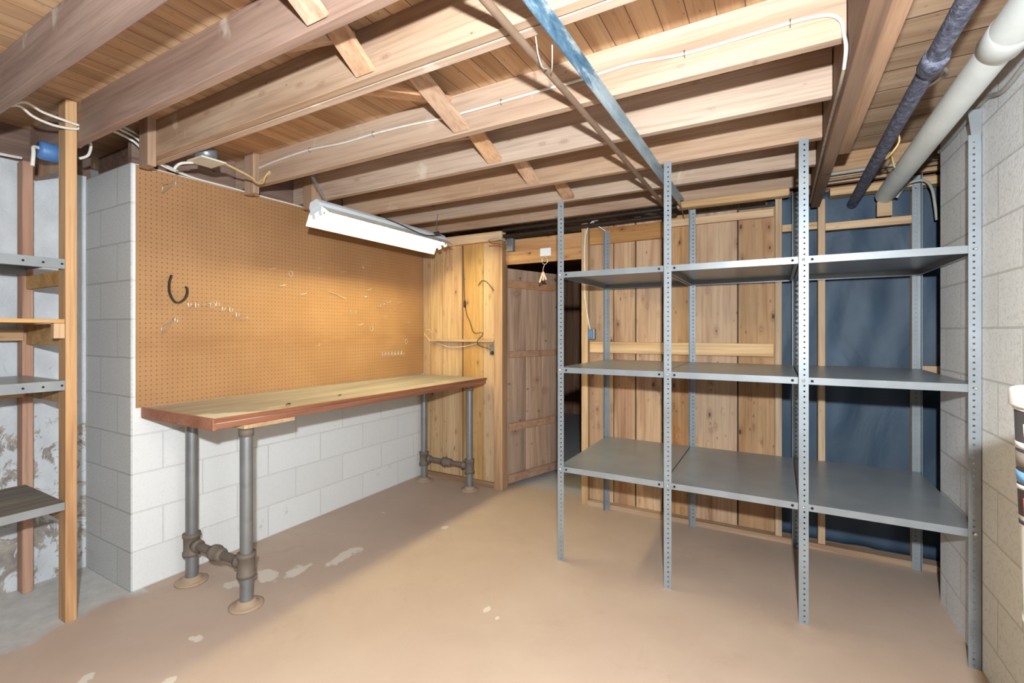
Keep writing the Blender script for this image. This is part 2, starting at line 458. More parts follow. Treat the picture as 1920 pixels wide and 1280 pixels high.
M['cabledark'] = plain('dark_cord', (58, 56, 54), .5, 0, .1, 30)
M['cordbrown'] = plain('brown_cord', (104, 66, 36), .5, 0, .1, 30)
M['cordyellow'] = plain('yellowed_cord', (216, 186, 128), .5, 0, .1, 30)
M['steel'] = plain('bright_wire', (226, 222, 212), .28, .75, .08, 30)
M['steelbox'] = metal('steel_box', (130, 136, 140), .4, .5, (92, 90, 88), .5, 30)
M['bluebox'] = metal('blue_plastic_box', (78, 122, 176), .45, .5, (150, 180, 212), 0, 30)
M['cover'] = plain('cream_cover_plate', (214, 206, 186), .45, 0, .06)
M['blackstrap'] = plain('black_rubber', (40, 34, 30), .55, 0, .2, 40)
M['copperwire'] = plain('copper_wire', (170, 108, 70), .4, .5, .1)
M['paper'] = plain('white_card', (232, 234, 240), .6, 0, .03)
M['tagp'] = plain('key_tag', (226, 196, 176), .5, 0, .08)
M['plasticpail'] = plain('white_pail_plastic', (238, 236, 232), .4, 0, .03)
M['lbl_dark'] = plain('charcoal_label', (62, 58, 58), .4, 0, .12)
M['lbl_blue'] = plain('blue_label_band', (120, 170, 214), .4, 0, .1)
M['lbl_red'] = plain('red_label_mark', (226, 92, 88), .4, 0, .05)
M['lbl_brown'] = plain('taupe_label_swoosh', (140, 126, 118), .4, 0, .08)
M['ink'] = plain('ink_mark', (96, 92, 92), .6, 0, .05)
M['hole'] = plain('dark_slot', (24, 22, 22), .8, 0, .05)
M['stool'] = wood('stool_timber', (206, 166, 116), (190, 148, 100), (160, 116, 74), 'X', knots=.2)

def sheet_mat():
    k = NT('dark_blue_sheeting'); v = k.obj()
    n = k.noise(k.mapping(v, (3.2, 3.2, 1.6)), 1.0, 4, .5, .6); f = k.noise(v, 220.0, 2)
    col = k.ramp(n, [(.3, (50, 66, 82)), (.55, (60, 78, 96)), (.75, (74, 94, 114))])
    k.bump(k.math('ADD', k.math('MULTIPLY', n, 1.0), k.math('MULTIPLY', f, .02)), .35, .05)
    return k.out(col, .55, 0, .45)
M['sheet'] = sheet_mat()

def emis(name, c, s):
    m = bpy.data.materials.new(name); m.use_nodes = True; t = m.node_tree
    b = t.nodes['Principled BSDF']
    b.inputs['Base Color'].default_value = lin((250, 250, 240))
    b.inputs['Emission Color'].default_value = c; b.inputs['Emission Strength'].default_value = s
    return m
TUBE_STRENGTH = 58.0
M['tube'] = emis('lit_fluorescent_tube', (1.0, 0.91, 0.49, 1), TUBE_STRENGTH)

# ------------------------------------------------------------------ room shell
XL, XA, XR = -2.92, -3.47, 0.72
YP = 3.47
ZC = 2.44
struct('floor', MB().box(-4.0, 1.4, -2.2, 8.0, -0.12, 0.0), M['floor'], 'painted tan concrete floor with worn pale patches', loc=(0, 0, 0))
struct('ceiling', MB().box(-4.0, 0.25, -2.2, 8.0, ZC, ZC + 0.05), M['ceilA'], 'narrow bare subfloor boards above the joists', loc=(0, 0, 0))
struct('ceiling_right', MB().box(0.25, 1.4, -2.2, 8.0, ZC, ZC + 0.05), M['ceilB'], 'wide bare boards above the white drain pipe', loc=(0, 0, 0))
struct('wall_left', MB().box(-3.7, XL, 1.155, 3.62, 0.0, 2.235), M['blockL'], 'white painted block wall under and behind the pegboard', loc=(0, 0, 0))
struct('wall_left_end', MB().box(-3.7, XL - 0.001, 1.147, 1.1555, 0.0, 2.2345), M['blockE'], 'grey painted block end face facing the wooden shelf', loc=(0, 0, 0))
struct('wall_alcove', MB().box(-3.75, XA, -2.2, 1.15, 0.0, 2.25), M['rubble'], 'whitewashed flaking wall behind the wooden shelf', loc=(0, 0, 0))
struct('wall_right', MB().box(XR, 1.1, -2.2, 3.105, 0.0, ZC), M['blockR'], 'coarse white painted block wall on the right', loc=(0, 0, 0))
# rim boards above the block walls
struct('trim_1', MB().box(-3.06, -3.02, 1.19, 3.5, 2.235, ZC), M['rim'], 'dark rim board above the pegboard wall')
struct('trim_2', MB().box(-3.7, -2.95, 1.285, 1.325, 2.235, ZC), M['rim'], 'dark rim board above the grey block end')
struct('trim_3', MB().box(-3.75, -3.50, -2.2, 1.18, 2.25, ZC), M['rim'], 'dark sill above the whitewashed recess wall')

# plank partition: left of the doorway
def planks(mb, xs, y0, y1, z0, z1, jit=0.006):
    for a, b in xs:
        d = random.uniform(-jit, jit)
        mb.box(a, b, y0 + d, y1 + d, z0, z1 + random.uniform(-.015, .0))
    return mb
mb = planks(MB(), [(-2.915, -2.838), (-2.834, -2.70), (-2.696, -2.475), (-2.458, -2.246), (-2.242, -2.105)], 3.47, 3.49, 0.045, 2.165, .004)
struct('wall_back_left', mb, M['plankL'], 'rough golden pine plank wall left of the doorway', bevel=.002)
mb = planks(MB(), [(-1.277, -1.087), (-1.081, -.920), (-.911, -.724), (-.717, -.534), (-.525, -.229), (-.221, -.005)], 3.515, 3.535, 0.04, 2.19, .004)
struct('wall_back_right', mb, M['plank'], 'rough knotty pine plank wall behind the metal shelving', bevel=.002)

struct('wall_back_left_crack_shade', MB().box(-2.915, -2.105, 3.500, 3.508, 0.05, 2.14), M['blackiron'], 'added black sheet painting the crack shade left of the doorway')  # black sheet behind the planks, added so the gaps read as deep shade
struct('wall_back_right_crack_shade', MB().box(-1.27, -.006, 3.556, 3.564, 0.04, 2.20), M['blackiron'], 'added black sheet painting the crack shade behind the rack')  # same here: shade in the plank gaps comes from a black sheet
# room beyond the doorway
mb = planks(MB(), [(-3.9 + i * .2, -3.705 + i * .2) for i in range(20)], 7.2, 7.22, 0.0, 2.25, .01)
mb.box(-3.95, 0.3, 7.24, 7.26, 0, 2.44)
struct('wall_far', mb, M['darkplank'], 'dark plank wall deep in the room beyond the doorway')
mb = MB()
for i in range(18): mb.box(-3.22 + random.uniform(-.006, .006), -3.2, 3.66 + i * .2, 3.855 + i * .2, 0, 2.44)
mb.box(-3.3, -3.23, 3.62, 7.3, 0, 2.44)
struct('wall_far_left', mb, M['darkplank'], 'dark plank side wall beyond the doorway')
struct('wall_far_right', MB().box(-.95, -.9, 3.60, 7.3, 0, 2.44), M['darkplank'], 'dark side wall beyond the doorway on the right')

# door
HX, HY = -2.045, 3.515
dv = Vector((0.306, 0.952, 0)).normalized(); nv = Vector((dv.y, -dv.x, 0))
DM = Matrix(((dv.x, nv.x, 0, HX), (dv.y, nv.y, 0, HY), (0, 0, 1, 0), (0, 0, 0, 1)))
door = MB()
for a, b in ((.012, .25), (.253, .455), (.458, .665)):
    door.box(a, b, -.024, 0, .02, 1.905, DM)
d1 = struct('door_1', door, M['doorwood'], 'plank door standing open into the dark room', loc=(HX, HY, 0), bevel=.002)
for z0, z1, a, b in ((1.735, 1.80, .03, .64), (1.125, 1.18, .03, .65), (.485, .55, .03, .64), (.035, .105, .02, .66)):
    MB().box(a, b, .0, .02, z0, z1, DM).build('cross_batten', M['doorbat'], d1, bevel=.003)

def lumber(name, label, cat, mb, mat, group=None, bevel=.003):
    return tag(mb.build(name, mat, bevel=bevel), label, cat, group)

# door frame
lumber('door_post', 'tall door post with torn pale edge left of the doorway', 'post', MB().box(-2.103, -2.022, 3.42, 3.51, 0.0, 2.125), M['greystud'])
lumber('door_post', 'slim pine door post on the right side of the doorway', 'post', MB().box(-1.33, -1.278, 3.47, 3.55, 0.0, 2.20), M['stud'])
lumber('door_header', 'knotty header board over the doorway', 'board', MB().box(-2.02, -1.332, 3.475, 3.50, 1.925, 2.135), M['header'])
lumber('sole_plate', 'dusty floor plate under the plank wall left of the doorway', 'plate', MB().box(-2.9, -2.106, 3.44, 3.54, 0.0, 0.045), M['lumberXd'])
lumber('sole_plate', 'dusty floor plate under the wall behind the metal shelving', 'plate', MB().box(-1.275, .95, 3.462, 3.55, 0.0, 0.038), M['lumberXd'])
lumber('top_plate', 'pale rounded beam above the plank wall left of the doorway', 'plate', MB().box(-2.9, -2.022, 3.405, 3.49, 2.13, 2.21), M['lumberX'], bevel=.012)
lumber('top_plate', 'pale rough beam under the last joist right of the doorway', 'plate', MB().box(-.60, .075, 3.385, 3.46, 2.205, 2.254), M['lumberX'], bevel=.010)
lumber('top_plate', 'top plate above the blue sheeting', 'plate', MB().box(.29, .95, 3.462, 3.55, 2.188, 2.235), M['lumberX'])
lumber('wall_rail', 'wide pale rail nailed across the plank wall at mid height', 'rail', MB().box(-1.27, -.012, 3.487, 3.511, 1.19, 1.275), M['lumberX'])
lumber('wall_rail', 'pale rail across the top of the plank wall behind the rack', 'rail', MB().box(-.68, -.012, 3.487, 3.511, 2.105, 2.155), M['lumberX'])
lumber('wall_rail', 'brown rail above the plank wall beside the doorway', 'rail', MB().box(-1.27, -.69, 3.487, 3.511, 2.03, 2.15), M['header'])
lumber('wall_stud', 'pine stud at the edge between planks and blue sheeting', 'stud', MB().box(-.004, .034, 3.465, 3.555, 0.04, 2.235), M['stud'])
lumber('wall_stud', 'pine stud against the blue sheeting, second from the planks', 'stud', MB().box(.228, .266, 3.465, 3.555, 0.04, 2.174), M['stud'])
lumber('wall_stud', 'pine stud against the blue sheeting beside the last rear upright', 'stud', MB().box(.688, .728, 3.465, 3.555, 0.04, 2.174), M['stud'])
lumber('blocking', 'short pine block between the two studs near the blue sheeting top left', 'blocking', MB().box(.035, .227, 3.50, 3.54, 2.0, 2.045), M['lumberX'])
lumber('blocking', 'upper pine crosspiece over the blue sheeting', 'blocking', MB().box(.267, .687, 3.475, 3.515, 1.98, 2.026), M['lumberX'])
lumber('blocking', 'middle pine crosspiece over the blue sheeting just above the middle shelf', 'blocking', MB().box(.267, .687, 3.49, 3.55, 1.105, 1.14), M['lumberX'])
lumber('blocking', 'short pine crosspiece left of the second stud above the middle shelf', 'blocking', MB().box(.035, .227, 3.49, 3.55, 1.105, 1.14), M['lumberX'])
lumber('blocking', 'short pine crosspiece right of the last stud near the block wall', 'blocking', MB().box(.729, .95, 3.49, 3.55, 1.105, 1.16), M['lumberX'])
# blue sheeting as a gently rippled sheet
mb = MB(); nx, nz = 26, 56
vs = []
for j in range(nz + 1):
    for i in range(nx + 1):
        x = -.05 + 1.15 * i / nx; z = .03 + 2.21 * j / nz
        y = 3.575 + .010 * math.sin(x * 17 + z * 2.3) * math.sin(z * 3.1 + x * 4) + .006 * math.sin(x * 31 - z * 7)
        vs.append((x, y, z))
fs = [(j * (nx + 1) + i, j * (nx + 1) + i + 1, (j + 1) * (nx + 1) + i + 1, (j + 1) * (nx + 1) + i) for j in range(nz) for i in range(nx)]
mb.add(vs, fs, True)
tag(mb.build('wall_sheeting', M['sheet'], solid=.003), 'dark blue sheeting stretched behind the studs on the right', 'sheeting')
struct('wall_back_outer', MB().box(-.06, 1.3, 3.60, 3.64, 0, 2.44), M['rim'], 'dark backing behind the blue sheeting')
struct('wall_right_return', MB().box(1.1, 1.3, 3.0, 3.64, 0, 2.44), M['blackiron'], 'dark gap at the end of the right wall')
# rough gap liner at end of right wall
lumber('ledge_strip', 'thin pine ledge strip across the planks above the bench', 'ledge', MB().box(-2.80, -2.105, 3.415, 3.469, 1.262, 1.285), M['lumberX'])
struct('trim_4', MB().box(.20, 1.1, 3.46, 3.50, 2.262, ZC), M['lumberXd'], 'pale rim board above the blue sheeting')

# ------------------------------------------------------------------ joists
JZ = 2.255
joists = [
    (.612, .650, -3.49, 'nearest ceiling joist, crossing the top left corner'),
    (.920, .958, -3.49, 'second ceiling joist, nailed to the tall shelf post'),
    (1.193, 1.231, -2.94, 'front half of the doubled ceiling joist above the pegboard corner'),
    (1.236, 1.274, -2.94, 'rear half of the doubled ceiling joist, paler underside'),
    (1.740, 1.780, -3.01, 'ceiling joist with the white cable stapled along its face'),
    (2.150, 2.190, -3.01, 'ceiling joist directly behind the one carrying the cable'),
    (2.590, 2.630, -3.01, 'ceiling joist just above the front metal uprights'),
    (2.995, 3.035, -3.01, 'ceiling joist above the middle depth of the metal shelving'),
    (3.420, 3.460, -3.01, 'last ceiling joist, above the plank wall with orange stains'),
]
for y0, y1, x0, lab in joists:
    lumber('ceiling_joist', lab, 'joist', MB().box(x0, .188, y0, y1, JZ if y0 < 3.4 else 2.258, ZC), M['joistold' if y0 < 1.0 else 'joist'])
lumber('header_beam', 'low dark brown beam carrying the right ends of the joists', 'beam', MB().box(.190, .236, -.6, 3.459, 2.125, ZC), M['timberY'])
lumber('trimmer_beam', 'paler beam running beside the low dark beam', 'beam', MB().box(.252, .322, -.6, 2.86, 2.245, ZC), M['timberYl'])
lumber('shading_joist', 'unseen joist added above the view to shade the wide boards', 'joist', MB().box(.323, .684, 1.10, 1.14, 2.305, ZC), M['joist'])  # out-of-view joist, added to cast its shadow on the wide boards
lumber('wall_strip', 'brown wood strip along the top of the right block wall', 'strip', MB().box(.685, .7195, 1.16, 3.09, 2.335, 2.43), M['timberY'])

# short studs above the pegboard
for y0, lab in ((1.152, 'short stud at the near top corner of the pegboard'), (1.699, 'short stud above the pegboard beside the cable joist'), (2.109, 'short stud above the pegboard behind the hanging light chain')):
    lumber('scab_stud', lab, 'stud', MB().box(-2.845, -2.755, y0, y0 + .040, 2.197, ZC), M['greystud'])

# bridging struts between joists
def strut(x, ya, yb, up, lab, w=.085):
    za, zb = (2.43, 2.272) if up else (2.272, 2.43)
    m = MB().bar((x, ya, za), (x, yb, zb), w, .02, up=(0, 0, 1))
    lumber('bridging_strut', lab, 'strut', m, M['strut'], None, .002)
strut(-1.17, .652, .918, True, 'bridging strut falling to the second joist')
strut(-1.275, .652, .918, False, 'bridging strut rising to the second joist')
strut(-1.265, .960, 1.191, True, 'bridging strut falling to the doubled joist')
strut(-1.36, .960, 1.191, False, 'bridging strut rising to the doubled joist')
strut(-1.24, 1.276, 1.738, True, 'long bridging strut crossing over the stapled white cable')
strut(-1.34, 1.276, 1.738, False, 'bridging strut rising behind the doubled joist')
strut(-1.315, 1.782, 2.148, True, 'bridging strut falling to the joist behind the cable joist')
strut(-1.41, 1.782, 2.148, False, 'shadowed bridging strut rising behind the cable joist')
strut(-1.30, 2.192, 2.588, True, 'bridging strut two bays behind the cable joist')
strut(-1.24, 2.632, 2.993, True, 'furthest bridging strut, above the first rack upright')

# ------------------------------------------------------------------ pipes and cables
tag(MB().tube([(-.672, -.3, 2.238), (-.672, 1.6, 2.236), (-.672, 3.38, 2.225)], .0125, 14).build('water_pipe', M['thinpipe']), 'thin brown pipe running under the joists', 'pipe')
mb = MB(); x0 = -.546
mb.box(x0 - .019, x0 + .013, -.3, 3.30, 2.236, 2.240); mb.box(x0 - .019, x0 - .015, -.3, 3.30, 2.205, 2.240)
o = thing('steel_angle_bar', 'pale bar with blue flaking paint under the joists', 'bar', (x0, 1.5, 2.2))
mb.build('angle', M['bluepipe'], o)
MB().add([(x0 - .019, 3.30, 2.24), (x0 - .019, 3.30, 2.205), (x0 - .010, 3.44, 2.14), (x0 - .016, 3.30, 2.24), (x0 - .016, 3.30, 2.205), (x0 - .007, 3.44, 2.14)],
         [(0, 1, 2), (5, 4, 3), (0, 3, 4, 1), (1, 4, 5, 2), (2, 5, 3, 0)]).build('bent_tip', M['galv'], o)
o = thing('rough_pipe', 'dark rough pipe with a cleanout running into the blue sheeting', 'pipe', (.43, 2.0, 2.3))
pts = [(.445, -.2, 2.262), (.44, 1.5, 2.232), (.43, 2.5, 2.20), (.41, 3.57, 2.140)]
MB().tube(smooth_path(pts, 12), .027, 16).build('pipe', M['darkpipe'], o)
MB().lathe([(.0, -.012), (.034, -.012), (.036, 0), (.036, .06), (.030, .075), (.0, .075)], (.437, 1.93, 2.215), 'Y').build('coupling', M['darkpipe'], o)
MB().tube(smooth_path([(.455, 1.98, 2.21), (.482, 2.01, 2.20), (.486, 2.06, 2.205), (.462, 2.12, 2.21)], 5), .007, 8).build('handle', M['castiron'], o)
o = thing('drain_pipe', 'thick white painted drain pipe along the right wall', 'pipe', (.56, 2.0, 2.2))
MB().tube([(.605, -.2, 2.262), (.60, .9, 2.245), (.585, 1.95, 2.215)], .052, 28).build('pipe', M['whitepipe'], o)
MB().tube([(.585, 1.90, 2.217), (.555, 3.45, 2.150)], .047, 28).build('pipe', M['whitepipe'], o)
MB().tube([(.5885, 1.845, 2.219), (.588, 1.855, 2.2187), (.5855, 1.945, 2.2155), (.585, 1.955, 2.215)], [.0515, .055, .055, .0468], 28, caps=False).build('hub', M['whitepipe'], o)
MB().bar((.552, 3.452, 2.115), (.552, 3.452, 2.03), .07, .02, up=(0, 1, 0)).build('wood_wedge', M['lumberX'], o)

def cable(label, pts, r, mat, name='cable', cat='cable', n=6, group=None):
    return tag(MB().tube(smooth_path(pts, n), r, 8).build(name, mat), label, cat, group)
o = thing('electric_cable', 'white cable stapled along the face of a ceiling joist', 'cable', (-1.3, 1.73, 2.26))
xz = [(-2.748, 2.355), (-2.566, 2.369), (-2.279, 2.377), (-2.02, 2.362), (-1.785, 2.364), (-1.553, 2.358), (-1.343, 2.345), (-1.223, 2.344), (-1.027, 2.345), (-.849, 2.346),
      (-.663, 2.345), (-.474, 2.352), (-.286, 2.335), (-.084, 2.337), (.037, 2.34), (.109, 2.337), (.150, 2.327), (.174, 2.301), (.180, 2.262)]
pts = [(x, 1.7335, z) for x, z in xz] + [(.182, 1.70, 2.20), (.183, 1.76, 2.168)]
MB().tube(smooth_path(pts, 5), .0055, 8).build('sheath', M['cablewhite'], o)
for x, z in ((-2.28, 2.377), (-1.79, 2.364), (-1.03, 2.345), (-.28, 2.335), (.04, 2.34)):
    MB().tube([(x, 1.7395, z + .012), (x, 1.726, z + .008), (x, 1.726, z - .008), (x, 1.7395, z - .012)], .0018, 6).build('staple', M['steelbox'], o)
cable('old grey cable following the left side of the low dark beam', [(.183, 1.76, 2.168), (.180, 1.85, 2.15), (.182, 2.08, 2.165), (.181, 2.40, 2.16), (.182, 2.9, 2.15), (.183, 3.38, 2.14)], .0055, M['cabledusty'], 'electric_cable')
cable('left of two thin pale leads hanging from the doubled joist to the thin pipe', [(-.640, 1.282, 2.262), (-.640, 1.30, 2.215), (-.648, 1.345, 2.20), (-.658, 1.40, 2.222)], .0019, M['cablewhite'], 'hanging_wire', 'wire')
cable('right of two thin pale leads hanging from the doubled joist to the thin pipe', [(-.585, 1.282, 2.262), (-.592, 1.30, 2.22), (-.625, 1.37, 2.20), (-.658, 1.43, 2.222)], .0019, M['cablewhite'], 'hanging_wire', 'wire')
# cables at the left
cable('lower white cable slung from the nearest joist to the tall shelf post', [(-2.75, .63, 2.256), (-2.80, .70, 2.315), (-2.84, .76, 2.300), (-2.856, .83, 2.293), (-2.860, .90, 2.303), (-2.862, .928, 2.318)], .006, M['cablewhite'], 'electric_cable')
cable('upper white cable slung from the nearest joist to the tall shelf post', [(-2.73, .64, 2.262), (-2.80, .72, 2.338), (-2.85, .79, 2.336), (-2.860, .864, 2.331), (-2.863, .928, 2.328)], .006, M['cablewhite'], 'electric_cable')
cable('white cable running level on the recess wall behind the rear shelf post', [(-3.455, .2, 2.255), (-3.455, .72, 2.262), (-3.455, .88, 2.268)], .008, M['cablewhite'], 'electric_cable')
cable('white cable loop beside the tall shelf post', [(-2.985, .96, 2.262), (-2.985, .985, 2.29), (-2.985, 1.003, 2.30), (-2.985, 1.006, 2.272), (-2.985, .994, 2.232), (-2.985, .962, 2.207)], .0065, M['cablewhite'], 'electric_cable')
for i, (dz, dy, lab) in enumerate(((0, 0, 'lowest'), (.022, .01, 'middle'), (.04, .022, 'topmost'))):
    cable(lab + ' of three white cables bending behind the first short stud', [(-2.97, 1.00 + dy, 2.35 + dz * .6), (-2.95, 1.068 + dy, 2.378 + dz), (-2.935, 1.124 + dy, 2.366 + dz), (-2.925, 1.17 + dy, 2.345 + dz), (-2.90, 1.20 + dy, 2.30 + dz)], .0065, M['cablewhite'], 'electric_cable')
cable('front white cable lying along the top edge of the pegboard', [(-2.88, 1.20, 2.285), (-2.897, 1.25, 2.266), (-2.902, 1.322, 2.248), (-2.905, 1.459, 2.235), (-2.905, 1.64, 2.235), (-2.905, 1.797, 2.232), (-2.905, 1.994, 2.232), (-2.905, 2.14, 2.232)], .006, M['cablewhite'], 'electric_cable')
cable('rear white cable lying on the wall top behind the pegboard', [(-2.94, 1.28, 2.285), (-2.945, 1.45, 2.25), (-2.95, 1.72, 2.243), (-2.95, 1.9, 2.243), (-2.95, 2.2, 2.243)], .006, M['cablewhite'], 'electric_cable')
# junction boxes
o = thing('junction_box', 'blue octagonal junction box between the shelf posts', 'junction box', (-3.03, .84, 2.19))
MB().lathe([(0, -.045), (.040, -.045), (.044, -.035), (.044, .035), (.040, .045), (0, .045)], (-3.03, .873, 2.215), 'Y', 10).build('box', M['bluebox'], o)
MB().tube(smooth_path([(-3.03, .832, 2.222), (-3.01, .806, 2.215), (-2.99, .80, 2.18), (-2.985, .795, 2.12)], 6), .008, 8).build('cable_stub', M['cablewhite'], o)
MB().box(-3.46, -2.96, .9195, .9360, 2.165, 2.254).build('mounting_board', M['greystud'], o)
o = thing('junction_box', 'round steel junction box with cream cover under the doubled joist', 'junction box', (-2.55, 1.25, 2.2))
MB().lathe([(0, 2.300), (.040, 2.300), (.048, 2.290), (.050, 2.232), (0, 2.232)], (-2.55, 1.325, 0), 'Z', 20).build('box', M['steelbox'], o)
MB().box(-2.615, -2.475, 1.265, 1.385, 2.222, 2.231).build('cover_plate', M['cover'], o, bevel=.002)
MB().tube(smooth_path([(-2.595, 1.32, 2.275), (-2.70, 1.30, 2.285), (-2.86, 1.285, 2.30), (-2.905, 1.265, 2.285)], 6), .006, 8).build('cable_lead', M['cordyellow'], o)
MB().tube(smooth_path([(-2.60, 1.29, 2.222), (-2.64, 1.255, 2.215), (-2.66, 1.24, 2.20), (-2.67, 1.235, 2.185)], 6), .007, 8).build('cable_stub', M['cablewhite'], o)
MB().tube(smooth_path([(-2.50, 1.37, 2.235), (-2.55, 1.55, 2.22), (-2.60, 1.62, 2.215), (-2.63, 1.68, 2.23), (-2.64, 1.70, 2.27), (-2.645, 1.732, 2.315), (-2.66, 1.735, 2.30), (-2.75, 1.735, 2.27)], 6), .0055, 8).build('cable_tail', M['cordyellow'], o)

# pipes and leads above the partition
for y, z, lab in ((3.395, 2.205, 'upper thin black pipe above the doorway'), (3.405, 2.158, 'lower thin black pipe above the doorway')):
    tag(MB().tube([(-2.0, y, z), (-.6, y, z + .012)], .014, 10).build('black_pipe', M['blackiron']), lab, 'pipe')
tag(MB().tube([(.25, 3.40, 2.302), (.78, 3.40, 2.312)], .011, 10).build('conduit', M['cablegrey']), 'upper pale conduit crossing behind the two big pipes', 'conduit')
tag(MB().tube([(.25, 3.405, 2.268), (.78, 3.405, 2.285)], .009, 10).build('conduit', M['thinpipe']), 'lower brown conduit crossing behind the two big pipes', 'conduit')
cable('grey cable arching from the white drain pipe end down the wall corner', [(.606, 3.435, 2.125), (.63, 3.42, 2.17), (.66, 3.40, 2.195), (.72, 3.395, 2.195), (.757, 3.42, 2.15), (.775, 3.44, 2.06), (.785, 3.452, 1.98)], .008, M['cablegrey'], 'electric_cable')
cable('grey cable running along the top of the right block wall', [(.711, 1.2, 2.30), (.711, 2.0, 2.250), (.711, 2.165, 2.232), (.711, 2.331, 2.222), (.711, 2.45, 2.255), (.711, 2.56, 2.266), (.711, 2.66, 2.258), (.711, 2.925, 2.249), (.711, 3.09, 2.255)], .008, M['cablegrey'], 'electric_cable')
cable('pair lead twisted around the dark rough pipe', [(.46, 2.62, 2.255), (.475, 2.64, 2.20), (.455, 2.66, 2.16), (.44, 2.72, 2.15), (.47, 2.80, 2.20), (.50, 2.88, 2.15)], .004, M['cordyellow'], 'wire', 'wire')

# ------------------------------------------------------------------ pegboard
peg = tag(MB().box(XL + .0004, XL + .008, 1.168, 3.462, .956, 2.228).build('pegboard', M['peg'], bevel=.001), 'large brown perforated hardboard panel above the workbench', 'pegboard')
PX = XL + .008

def hook_mesh(kind):
    m = MB(); r = .0022
    if kind == 'peg':
        m.tube(smooth_path([(-.004, 0, .0), (.012, 0, 0), (.032, 0, -.002), (.042, 0, .004), (.045, 0, .018)], 4), r, 6)
    elif kind == 'ell':
        m.tube(smooth_path([(-.004, 0, .012), (.004, 0, .012), (.005, 0, -.006), (.009, 0, -.016), (.026, 0, -.018), (.034, 0, -.010), (.036, 0, .006)], 4), r, 6)
    elif kind == 'long':
        m.tube(smooth_path([(-.004, 0, 0), (.004, .004, -.002), (.006, .06, -.014), (.010, .12, -.032), (.018, .15, -.044)], 4), .002, 6)
    elif kind == 'flat':
        m.tube(smooth_path([(-.004, -.02, 0), (.010, -.016, -.004), (.014, 0, 0), (.014, .02, .006), (.008, .03, .010)], 4), .0020, 6)
    elif kind == 'holder':
        m.tube([(.002, 0, .0), (.030, -.075, -.038), (.030, -.075, -.082), (.002, .0, -.006)], .002, 6)
        m.tube([(-.004, 0, .016), (.008, 0, .014), (.008, 0, -.012), (-.004, 0, -.014)], .0028, 6)
        m.tube([(-.004, .012, .010), (.008, .012, .008), (.008, .012, -.012)], .0028, 6)
    elif kind == 'screw':
        m.lathe([(0, .010), (.009, .010), (.009, .004), (.003, .002), (.003, -.006)], (0, 0, 0), 'X', 10)
    elif kind == 'ring':
        pts = [(.012, .014 * math.cos(a), .018 * math.sin(a)) for a in [2 * PI * i / 14 for i in range(14)]]
        m.tube(pts, .002, 6, closed=True); m.tube([(-.004, 0, .018), (.012, 0, .018)], .002, 6)
    return m
protos = {}
def hook(kind, y, z, label, group=None):
    if kind not in protos:
        m = hook_mesh(kind)
        o = m.build('pegboard_hook', M['steel'], loc=(0, 0, 0)); protos[kind] = o
        first = o
    else:
        first = protos[kind].copy(); COL.objects.link(first)
    first.location = (PX, y, z)
    for k in ('label', 'category', 'group'):
        if k in first: del first[k]
    return tag(first, label, 'hook', group)
hook('holder', 1.349, 2.185, 'triangular wire tool holder in the upper near corner of the pegboard')
hook('holder', 1.345, 1.420, 'triangular wire tool holder left below the black strap')
rowA = [(1.414, 1.509, 'ell'), (1.453, 1.507, 'ell'), (1.508, 1.516, 'flat'), (1.544, 1.512, 'ring'), (1.568, 1.522, 'ell'), (1.602, 1.495, 'ell'), (1.646, 1.490, 'ell'), (1.685, 1.459, 'ell'), (1.729, 1.437, 'flat')]
ordn = ['first', 'second', 'third', 'fourth', 'fifth', 'sixth', 'seventh', 'eighth', 'ninth']
for i, (y, z, kd) in enumerate(rowA):
    hook(kd, y, z, ordn[i] + ' wire hook from the left in the row beside the black strap', 'row of hooks beside the black strap')
for i in range(7):
    hook('ell', 2.919 + i * .039, 1.165, ordn[i] + ' hook from the left in the tight bright row low on the far end', 'tight row of hooks low on the pegboard')
for i, (y, z) in enumerate(((2.864, 1.561), (2.901, 1.575), (2.938, 1.589), (2.975, 1.603))):
    hook('peg', y, z, ordn[i] + ' hook from the left in the rising row of four at the far end', 'rising row of four hooks')
single = [('flat', 1.915, 1.770, 'flat bent wire hook at upper left of the lamplit area'), ('ring', 2.054, 1.752, 'small wire ring hook left of centre in the lamplit area'),
          ('flat', 1.99, 1.665, 'flat wire hook below the small ring hook'), ('flat', 2.150, 1.618, 'flat horizontal wire hook left of the long slanted rod'),
          ('long', 2.375, 1.652, 'long slanted wire rod hook in the middle of the lamplit area'), ('flat', 2.290, 1.818, 'left flat hook of the upper lamplit pair'),
          ('flat', 2.505, 1.814, 'right flat hook of the upper lamplit pair'), ('screw', 2.707, 1.873, 'round screw head high on the far half of the pegboard'),
          ('flat', 2.764, 1.697, 'flat wire hook above a screw on the far half'), ('screw', 2.735, 1.634, 'screw head under the flat hook on the far half'),
          ('peg', 2.545, 1.505, 'left one of two bright pegs side by side'), ('peg', 2.598, 1.498, 'right one of two bright pegs side by side'),
          ('flat', 3.125, 1.607, 'flat wire hook at upper right of the rising row of four'), ('flat', 3.052, 1.540, 'wire hook with a bright head right of the rising row'),
          ('peg', 2.925, 1.475, 'lone peg under the rising row of four'), ('peg', 3.208, 1.425, 'angled peg close to the plank wall'),
          ('flat', 2.675, 1.410, 'flat hook under the two bright pegs'), ('ring', 2.793, 1.380, 'small ring hook right of the flat hook under the bright pegs'),
          ('ring', 3.208, 1.264, 'dull ring hook low and close to the plank wall'), ('peg', 2.264, 1.252, 'lone bright peg low in the middle of the pegboard')]
for kd, y, z, lab in single: hook(kd, y, z, lab)
